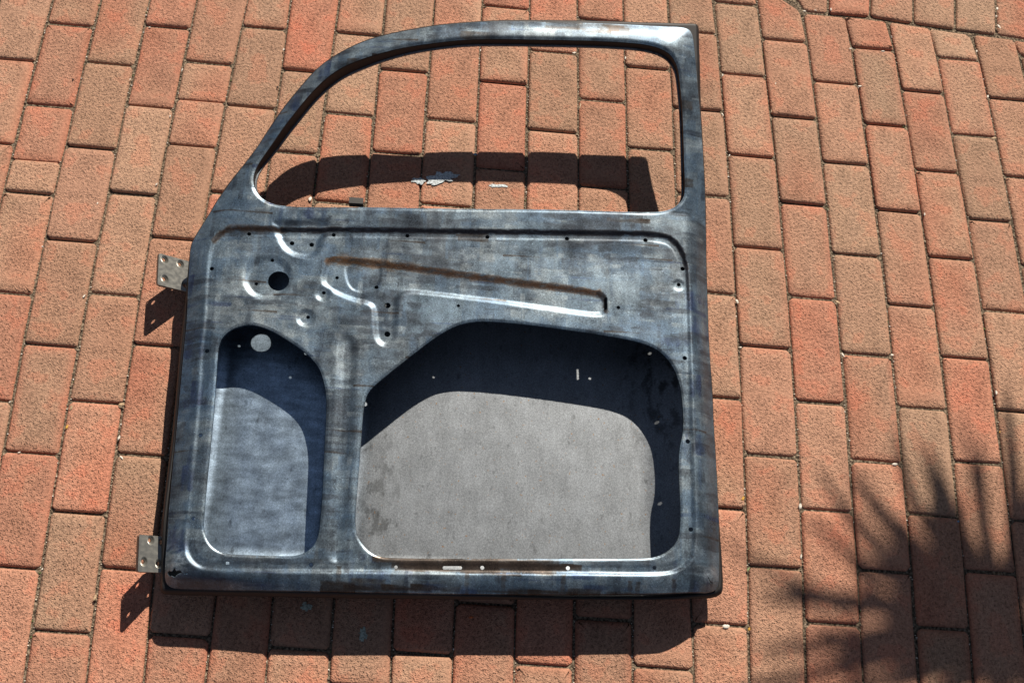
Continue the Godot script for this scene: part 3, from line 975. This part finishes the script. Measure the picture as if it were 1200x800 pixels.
func brick_material() -> StandardMaterial3D:
	var w := 1024
	var a := noise(51, 0.055, 4).get_seamless_image(w, w)
	a.convert(Image.FORMAT_L8)
	var b := noise(52, 0.16, 2).get_seamless_image(w, w)
	b.convert(Image.FORMAT_L8)
	var c := noise(53, 0.007, 4).get_seamless_image(w, w)
	c.convert(Image.FORMAT_L8)
	var e := noise(54, 0.09, 3).get_seamless_image(w, w)
	e.convert(Image.FORMAT_L8)
	var da := a.get_data()
	var db := b.get_data()
	var dc := c.get_data()
	var de := e.get_data()
	var col := PackedByteArray()
	col.resize(w * w * 3)
	var hgt := PackedByteArray()
	hgt.resize(w * w)
	for k in w * w:
		var qa := da[k] / 255.0
		var qb := db[k] / 255.0
		var qc := dc[k] / 255.0
		var qe := de[k] / 255.0
		var t := 0.63 + 0.40 * (qb - 0.5) + 0.40 * (qa - 0.5) + 0.24 * (qc - 0.5)
		var pit := sm(0.30, 0.20, qe)
		var blush := sm(0.60, 0.76, qc + 0.10 * (qa - 0.5))
		var speck := sm(0.78, 0.88, qb * 0.6 + qe * 0.4)
		t *= 1.0 - 0.38 * pit
		var rr := lerpf(t, 0.92, speck * 0.7)
		var gg := lerpf(t * (1.0 - 0.13 * blush), 0.95, speck * 0.7)
		var bb := lerpf(t * (1.0 - 0.15 * blush), 0.95, speck * 0.7)
		col[k * 3] = int(255.0 * pow(clampf(rr, 0.02, 1.0), 1.0 / 2.2))
		col[k * 3 + 1] = int(255.0 * pow(clampf(gg, 0.02, 1.0), 1.0 / 2.2))
		col[k * 3 + 2] = int(255.0 * pow(clampf(bb, 0.02, 1.0), 1.0 / 2.2))
		hgt[k] = int(255.0 * clampf(0.55 + 0.5 * (qa - 0.5) + 0.45 * (qb - 0.5) - 0.5 * pit, 0.0, 1.0))
	var m := StandardMaterial3D.new()
	m.albedo_texture = ImageTexture.create_from_image(Image.create_from_data(w, w, false, Image.FORMAT_RGB8, col))
	m.vertex_color_use_as_albedo = true
	m.roughness = 0.92
	m.metallic_specular = 0.25
	m.heightmap_enabled = true
	m.heightmap_texture = ImageTexture.create_from_image(Image.create_from_data(w, w, false, Image.FORMAT_L8, hgt))
	m.heightmap_scale = 0.3
	m.uv1_triplanar = true
	m.uv1_scale = Vector3.ONE * 2.0
	return m

func in_view(p: Vector2) -> bool:
	return Geometry2D.is_point_in_polygon(p, PackedVector2Array([Vector2(-1.31, -1.06), Vector2(1.04, -1.26), Vector2(0.82, 0.42), Vector2(-1.04, 0.47)]))

func build_paving():
	var sand := StandardMaterial3D.new()
	sand.albedo_color = Color(0.55, 0.49, 0.42)
	sand.roughness = 1.0
	sand.metallic_specular = 0.2
	sand.albedo_texture = grain(512, 0.09, 0.25, 1.15, 61, 4)
	sand.heightmap_enabled = true
	sand.heightmap_texture = grain(512, 0.06, 0.0, 1.0, 62, 4)
	sand.heightmap_scale = 0.4
	sand.uv1_triplanar = true
	sand.uv1_world_triplanar = true
	sand.uv1_scale = Vector3.ONE * 3.3
	var pm := PlaneMesh.new()
	pm.size = Vector2(14, 14)
	var bed := put("ground", pm, sand)
	bed.position = Vector3(0, -0.0072, 0)
	bed.set_meta("kind", "structure")
	bed.set_meta("label", "sandy ground that fills the joints between the bricks")
	var pave := Node3D.new()
	pave.name = "brick_paving"
	pave.set_meta("kind", "structure")
	pave.set_meta("label", "driveway of worn red and tan brick pavers")
	add_child(pave)
	var bm := brick_material()
	for q in 14:
		var copy := bm.duplicate()
		copy.uv1_offset = Vector3(rng.randf(), rng.randf(), rng.randf())
		brick_looks.append(copy)
	var tight := {}
	for q in TIGHT:
		tight[Vector2i(q[0], q[1])] = true
	var OV := []
	var ON := []
	var OC := []
	var OI := []
	for k in range(-14, 34):
		var js: Array = []
		if k >= 0 and k < 22:
			js = JOINTS[k].duplicate()
		else:
			js = [(-10070 if absi(k) % 2 == 0 else -9050) + rng.randi_range(-60, 60)]
		# close the stretch that the door hides, then go on both ways
		var full: Array = []
		for q in js.size():
			if q > 0 and js[q] - js[q - 1] > 3000:
				var cnt := int(round((js[q] - js[q - 1]) / 2035.0))
				for w in range(1, cnt):
					full.append(js[q - 1] + (js[q] - js[q - 1]) * w / cnt)
			full.append(js[q])
		while full[0] > -26000:
			full.insert(0, full[0] - 2035)
		while full[full.size() - 1] < 17000:
			full.append(full[full.size() - 1] + 2035)
		for q in range(1, full.size()):
			var v0: float = full[q - 1] * 0.0001
			var v1: float = full[q] * 0.0001
			var g0 := 0.0004 if tight.has(Vector2i(k, full[q - 1])) else rng.randf_range(0.0016, 0.0032)
			var g1 := 0.0004 if tight.has(Vector2i(k, full[q])) else rng.randf_range(0.0016, 0.0032)
			lay_brick(k, v0 + g0, v1 - g1, pave, bm, OV, ON, OC, OI)
	# the course beyond the cut line, laid at another angle
	var ul := UPPER_LINES
	var lines := []
	for q in range(0, ul.size(), 4):
		lines.append([Vector2(ul[q], ul[q + 1]) * 0.0001, (Vector2(ul[q + 2], ul[q + 3]) - Vector2(ul[q], ul[q + 1])).normalized()])
	for q in 12:
		var last = lines[lines.size() - 1]
		var np: Vector2 = last[0] + Vector2(0.0985, 0.0)
		np.y = cut_line(np.x) - 0.003
		lines.append([np, last[1]])
	for q in lines.size() - 1:
		var start := 0.0
		var first := 0.155 if q % 2 == 0 else 0.2
		for w in 7:
			var l := first if w == 0 else 0.2
			var a0: Vector2 = lines[q][0] + lines[q][1] * start + Vector2(0.003, -0.003)
			var b0: Vector2 = lines[q + 1][0] + lines[q + 1][1] * start + Vector2(-0.003, -0.003)
			var a1: Vector2 = lines[q][0] + lines[q][1] * (start + l) + Vector2(0.003, 0.002)
			var b1: Vector2 = lines[q + 1][0] + lines[q + 1][1] * (start + l) + Vector2(-0.003, 0.002)
			add_brick(PackedVector2Array([a1, b1, b0, a0]), pave, bm, OV, ON, OC, OI)
			start += l
	var rest := put("outer_bricks", mesh_of(OV, ON, OC, OI), bm, pave)
	rest.set_meta("kind", "stuff")

func lay_brick(k: int, v0: float, v1: float, pave: Node, bm: Material, OV, ON, OC, OI):
	var s := ROW_TILT[0] * 0.0001
	var um := (column_line(k, (v0 + v1) * 0.5) + column_line(k + 1, (v0 + v1) * 0.5)) * 0.5
	var g := rng.randf_range(0.0016, 0.0030)
	var c := PackedVector2Array()
	for q in 4:
		var left := q == 0 or q == 3
		var v := v0 if q < 2 else v1
		var u := column_line(k if left else k + 1, v) + (g if left else -g)
		v += (u - um) * s
		c.append(Vector2(u, v))
	if um > 0.40:
		var l0 := cut_line(c[0].x) + 0.003
		var l1 := cut_line(c[1].x) + 0.003
		if c[3].y < l0 + 0.01 or c[2].y < l1 + 0.01:
			return
		c[0].y = maxf(c[0].y, l0)
		c[1].y = maxf(c[1].y, l1)
	add_brick(c, pave, bm, OV, ON, OC, OI)

func add_brick(c: PackedVector2Array, pave: Node, bm: Material, OV, ON, OC, OI):
	var mid := (c[0] + c[1] + c[2] + c[3]) * 0.25
	for q in 4:
		c[q] += Vector2(rng.randf_range(-0.0007, 0.0007), rng.randf_range(-0.0007, 0.0007))
	if in_view(mid):
		var V := []
		var N := []
		var C := []
		var I := []
		var local := PackedVector2Array([c[0] - mid, c[1] - mid, c[2] - mid, c[3] - mid])
		brick_arrays(local, Vector2.ZERO, V, N, C, I, brick_tone(mid.x), true)
		var o := put_quick("brick", mesh_of(V, N, C, I), brick_looks[rng.randi() % brick_looks.size()], pave)
		o.position = Vector3(mid.x, 0, mid.y)
	else:
		brick_arrays(c, mid, OV, ON, OC, OI, brick_tone(mid.x), false)

var brick_looks: Array[StandardMaterial3D] = []
var brick_count := -1
func put_quick(called: String, mesh: Mesh, m: Material, parent: Node) -> MeshInstance3D:
	brick_count += 1
	var o := MeshInstance3D.new()
	o.mesh = mesh
	o.material_override = m
	o.name = called if brick_count == 0 else "%s_%03d" % [called, brick_count]
	parent.add_child(o, true)
	return o

func build_litter():
	var look := {
		"white chip": Color(0.86, 0.83, 0.78), "dark pebble": Color(0.16, 0.13, 0.12), "tan husk": Color(0.68, 0.58, 0.46), "yellow sliver": Color(0.78, 0.60, 0.25), "straw stalk": Color(0.80, 0.74, 0.62),
		"green husk": Color(0.55, 0.60, 0.42), "blue glass bit": Color(0.38, 0.55, 0.68), "orange fragment": Color(0.78, 0.40, 0.20), "moss tuft": Color(0.16, 0.30, 0.07)}
	var mats := {}
	for k in look:
		var m := StandardMaterial3D.new()
		m.albedo_color = look[k]
		m.roughness = 0.25 if k == "blue glass bit" else 0.8
		m.albedo_texture = grain(64, 0.1, 0.7, 1.2, 71)
		m.uv1_triplanar = true
		m.uv1_scale = Vector3.ONE * 60.0
		mats[k] = m
	for q in LITTER:
		var kind: String = q[4]
		var l: float = q[2] * 0.001
		var st := SurfaceTool.new()
		st.begin(Mesh.PRIMITIVE_TRIANGLES)
		if kind == "moss tuft":
			for w in 14:
				var at := Vector3(rng.randf_range(-0.5, 0.5), 0, rng.randf_range(-0.5, 0.5)) * l
				var up := at * 0.8 + Vector3(rng.randf_range(-0.2, 0.2) * l, rng.randf_range(0.3, 0.7) * l, rng.randf_range(-0.2, 0.2) * l)
				var side := Vector3(rng.randf_range(-1, 1), 0, rng.randf_range(-1, 1)).normalized() * 0.0009
				st.set_normal(Vector3.UP)
				st.add_vertex(at - side)
				st.add_vertex(at + up)
				st.add_vertex(at + side)
		else:
			var thin := 0.13 if kind == "straw stalk" else (0.8 if kind == "dark pebble" else rng.randf_range(0.38, 0.62))
			var tall := minf(l * thin, 0.0035) * (0.9 if kind == "dark pebble" else 0.6)
			var ring := 7
			var bend := rng.randf_range(-0.25, 0.25)
			var rows := []
			for w in 5:
				var t := (w - 2) / 2.0
				var rad := sqrt(maxf(0.0, 1.0 - t * t * 0.92)) * rng.randf_range(0.85, 1.1)
				var row := PackedVector3Array()
				for e in ring:
					var a := TAU * e / ring
					row.append(Vector3(t * l * 0.5, 0.0, bend * t * t * l * 0.3) + Vector3(0, sin(a) * tall * 0.5 * rad, cos(a) * l * thin * 0.5 * rad * rng.randf_range(0.8, 1.15)))
				rows.append(row)
			for w in 4:
				for e in ring:
					var e2 := (e + 1) % ring
					for v in [rows[w][e], rows[w + 1][e], rows[w + 1][e2], rows[w][e], rows[w + 1][e2], rows[w][e2]]:
						st.add_vertex(v)
			for w in [0, 4]:
				for e in range(1, ring - 1):
					for v in [rows[w][0], rows[w][e], rows[w][e + 1]]:
						st.add_vertex(v)
			st.generate_normals()
		var o := put(kind.replace(" ", "_"), st.commit(), mats[kind])
		o.position = Vector3(q[0] * 0.0001, 0.0004 if kind != "moss tuft" else -0.003, q[1] * 0.0001)
		o.rotation = Vector3(rng.randf_range(-0.2, 0.2), deg_to_rad(q[3]), rng.randf_range(-0.15, 0.15))
		tag(o, "small %s %s" % [kind, q[5]], kind.split(" ")[1], kind + "s strewn on the paving")
	# dried splashes of pale paint and droppings on the bricks
	var paint := StandardMaterial3D.new()
	paint.albedo_color = Color(0.72, 0.76, 0.78)
	paint.albedo_texture = grain(128, 0.08, 0.55, 1.25, 72)
	paint.uv1_triplanar = true
	paint.uv1_scale = Vector3.ONE * 20.0
	paint.roughness = 0.7
	var grey := paint.duplicate()
	grey.albedo_color = Color(0.62, 0.66, 0.62)
	var words := ["ragged pale paint splash on the bricks, at the middle of the window frame shadow", "small round pale splash in the joint just left of the ragged paint splash", "thin white smear on a brick at the near rim of the window frame shadow", "grey dropping in the shadow below the door, upper left one", "grey dropping in the shadow below the door, lower right one"]
	for q in 5:
		var rx: float = SPLATS[q * 4 + 2] * 0.0001
		var rz: float = SPLATS[q * 4 + 3] * 0.0001
		var f := noise(80 + q, 0.7, 2)
		var st := SurfaceTool.new()
		st.begin(Mesh.PRIMITIVE_TRIANGLES)
		var n := 34
		var edge := PackedVector3Array()
		for e in n:
			var a := TAU * e / n
			var r := 0.95 + 0.6 * f.get_noise_2d(cos(a) * 2.2 + 9.0, sin(a) * 2.2)
			edge.append(Vector3(cos(a) * rx * r, 0.0003, sin(a) * rz * r - 0.25 * rx * cos(a) * (1.0 if q == 0 else 0.0)))
		for e in n:
			var a := edge[e]
			var b := edge[(e + 1) % n]
			var ai := a * 0.75 + Vector3(0, 0.0004, 0)
			var bi := b * 0.75 + Vector3(0, 0.0004, 0)
			for v in [a, b, bi, a, bi, ai, ai, bi, Vector3(0, 0.0006, 0)]:
				st.add_vertex(v)
		st.index()
		st.generate_normals()
		var o := put("paint_splash" if q < 3 else "bird_dropping", st.commit(), paint if q < 3 else grey)
		o.position = Vector3(SPLATS[q * 4] * 0.0001, 0.0006, SPLATS[q * 4 + 1] * 0.0001)
		tag(o, words[q], "splash" if q < 3 else "dropping")

# loose sand grains and chips caught in the joints, too many to count
func build_grit():
	var s := SphereMesh.new()
	s.radius = 0.5
	s.height = 1.0
	s.radial_segments = 6
	s.rings = 3
	var m := StandardMaterial3D.new()
	m.vertex_color_use_as_albedo = true
	m.roughness = 0.9
	s.material = m
	var mm := MultiMesh.new()
	mm.transform_format = MultiMesh.TRANSFORM_3D
	mm.use_colors = true
	mm.mesh = s
	var at: Array[Vector3] = []
	for k in range(-1, 25):
		var v := -1.3
		while v < 0.5:
			v += rng.randf_range(0.001, 0.011)
			var p := Vector2(column_line(k, v) + rng.randf_range(-0.0035, 0.0035), v)
			if in_view(p) and (p.x < 0.45 or p.y > cut_line(p.x)):
				at.append(Vector3(p.x, -0.0060, p.y))
	mm.instance_count = at.size()
	for q in at.size():
		var l := rng.randf_range(0.0008, 0.0026) * (1.5 if rng.randf() < 0.05 else 1.0)
		var b := Basis.from_euler(Vector3(rng.randf() * 3.0, rng.randf() * 6.0, rng.randf() * 3.0)).scaled(Vector3(l * rng.randf_range(0.8, 1.9), l, l))
		mm.set_instance_transform(q, Transform3D(b, at[q]))
		var w := rng.randf()
		var c := Color(0.30, 0.25, 0.18) if w < 0.5 else (Color(0.14, 0.11, 0.08) if w < 0.72 else (Color(0.55, 0.50, 0.42) if w < 0.93 else (Color(0.75, 0.72, 0.66) if w < 0.98 else Color(0.10, 0.16, 0.04))))
		mm.set_instance_color(q, c)
	var o := MultiMeshInstance3D.new()
	o.name = "joint_grit"
	o.multimesh = mm
	o.set_meta("kind", "stuff")
	o.set_meta("label", "sand grains and fine chips caught in the joints between the bricks")
	o.set_meta("category", "grit")
	add_child(o)

# ---------------------------------------------------------------- the strap-leaved plant whose shadow falls across the lower right
func build_plant():
	var plant := Node3D.new()
	plant.name = "strap_leaved_plant"
	var heart_h := 2.3
	var heart := lifted(LEAF_HEART, heart_h)
	plant.position = Vector3(heart.x + 0.12, 0, heart.z - 0.06)
	add_child(plant)
	tag(plant, "tall strap leaved plant whose leaves throw the blurred shadow at lower right", "plant")
	var green := StandardMaterial3D.new()
	green.albedo_color = Color(0.25, 0.36, 0.16)
	green.roughness = 0.5
	green.backlight_enabled = true
	green.backlight = Color(0.10, 0.16, 0.04)
	green.cull_mode = BaseMaterial3D.CULL_DISABLED
	var bark := StandardMaterial3D.new()
	bark.albedo_color = Color(0.40, 0.33, 0.26)
	bark.albedo_texture = grain(128, 0.05, 0.5, 1.1, 73)
	bark.uv1_triplanar = true
	bark.uv1_scale = Vector3.ONE * 6.0
	bark.roughness = 0.95
	var st := SurfaceTool.new()
	st.begin(Mesh.PRIMITIVE_TRIANGLES)
	var spine := [Vector3(0, -0.02, 0), Vector3(0.03, 0.7, -0.01), Vector3(0.0, 1.5, 0.0), Vector3(-0.05, 1.95, 0.02), heart - plant.position]
	var rad := [0.065, 0.05, 0.045, 0.04, 0.03]
	for k in 4:
		for e in 12:
			var a0 := TAU * e / 12.0
			var a1 := TAU * (e + 1) / 12.0
			var p := []
			for w in [[k, a0], [k + 1, a0], [k + 1, a1], [k, a1]]:
				p.append(spine[w[0]] + Vector3(cos(w[1]), 0, sin(w[1])) * rad[w[0]])
			for v in [p[0], p[1], p[2], p[0], p[2], p[3]]:
				st.add_vertex(v)
	st.index()
	st.generate_normals()
	put("trunk", st.commit(), bark, plant)
	var tips: Array[Vector3] = []
	for q in range(0, LEAF_SHADOWS.size(), 2):
		tips.append(lifted(Vector2(LEAF_SHADOWS[q], LEAF_SHADOWS[q + 1]) * 0.0001, heart_h + rng.randf_range(-0.25, 0.3)))
	for q in 12:
		var a := rng.randf_range(-0.2, 1.7)
		var l := rng.randf_range(0.28, 0.48)
		tips.append(heart + Vector3(cos(a) * l, rng.randf_range(-0.25, 0.35), sin(a) * l))
	var fans: Array[Vector3] = []
	for q in tips.size():
		fans.append(tips[q])
		if q != LEAF_SHADOWS.size() / 2 - 1:
			fans.append(tips[q] + Vector3(rng.randf_range(-0.09, 0.05), rng.randf_range(-0.1, 0.1), rng.randf_range(-0.08, 0.08)))
	var lone: Vector3 = tips[LEAF_SHADOWS.size() / 2 - 1]
	for tip in fans:
		var away: Vector3 = tip - heart
		var side := away.cross(Vector3.UP).normalized()
		var wide := rng.randf_range(0.011, 0.021)
		var bend := Vector3(0.32, 0.0, 0.0) if tip == lone else side * rng.randf_range(-0.04, 0.04)
		var s2 := SurfaceTool.new()
		s2.begin(Mesh.PRIMITIVE_TRIANGLES)
		var prev := []
		for k in 11:
			var t := k / 10.0
			var c := heart + away * t + (Vector3.UP * 0.03 + bend) * sin(t * PI) - plant.position
			var w := wide * pow(sin(clampf(0.12 + t * 0.88, 0.0, 1.0) * PI), 0.7)
			var row := [c - side * w + Vector3.UP * w * 0.35, c, c + side * w + Vector3.UP * w * 0.35]
			if k > 0:
				for e in 2:
					for v in [prev[e], row[e], row[e + 1], prev[e], row[e + 1], prev[e + 1]]:
						s2.add_vertex(v)
			prev = row
		s2.index()
		s2.generate_normals()
		put("leaf", s2.commit(), green, plant)

func lifted(g: Vector2, h: float) -> Vector3:
	return Vector3(g.x, 0, g.y) - SUN_WAY * (h / -SUN_WAY.y)
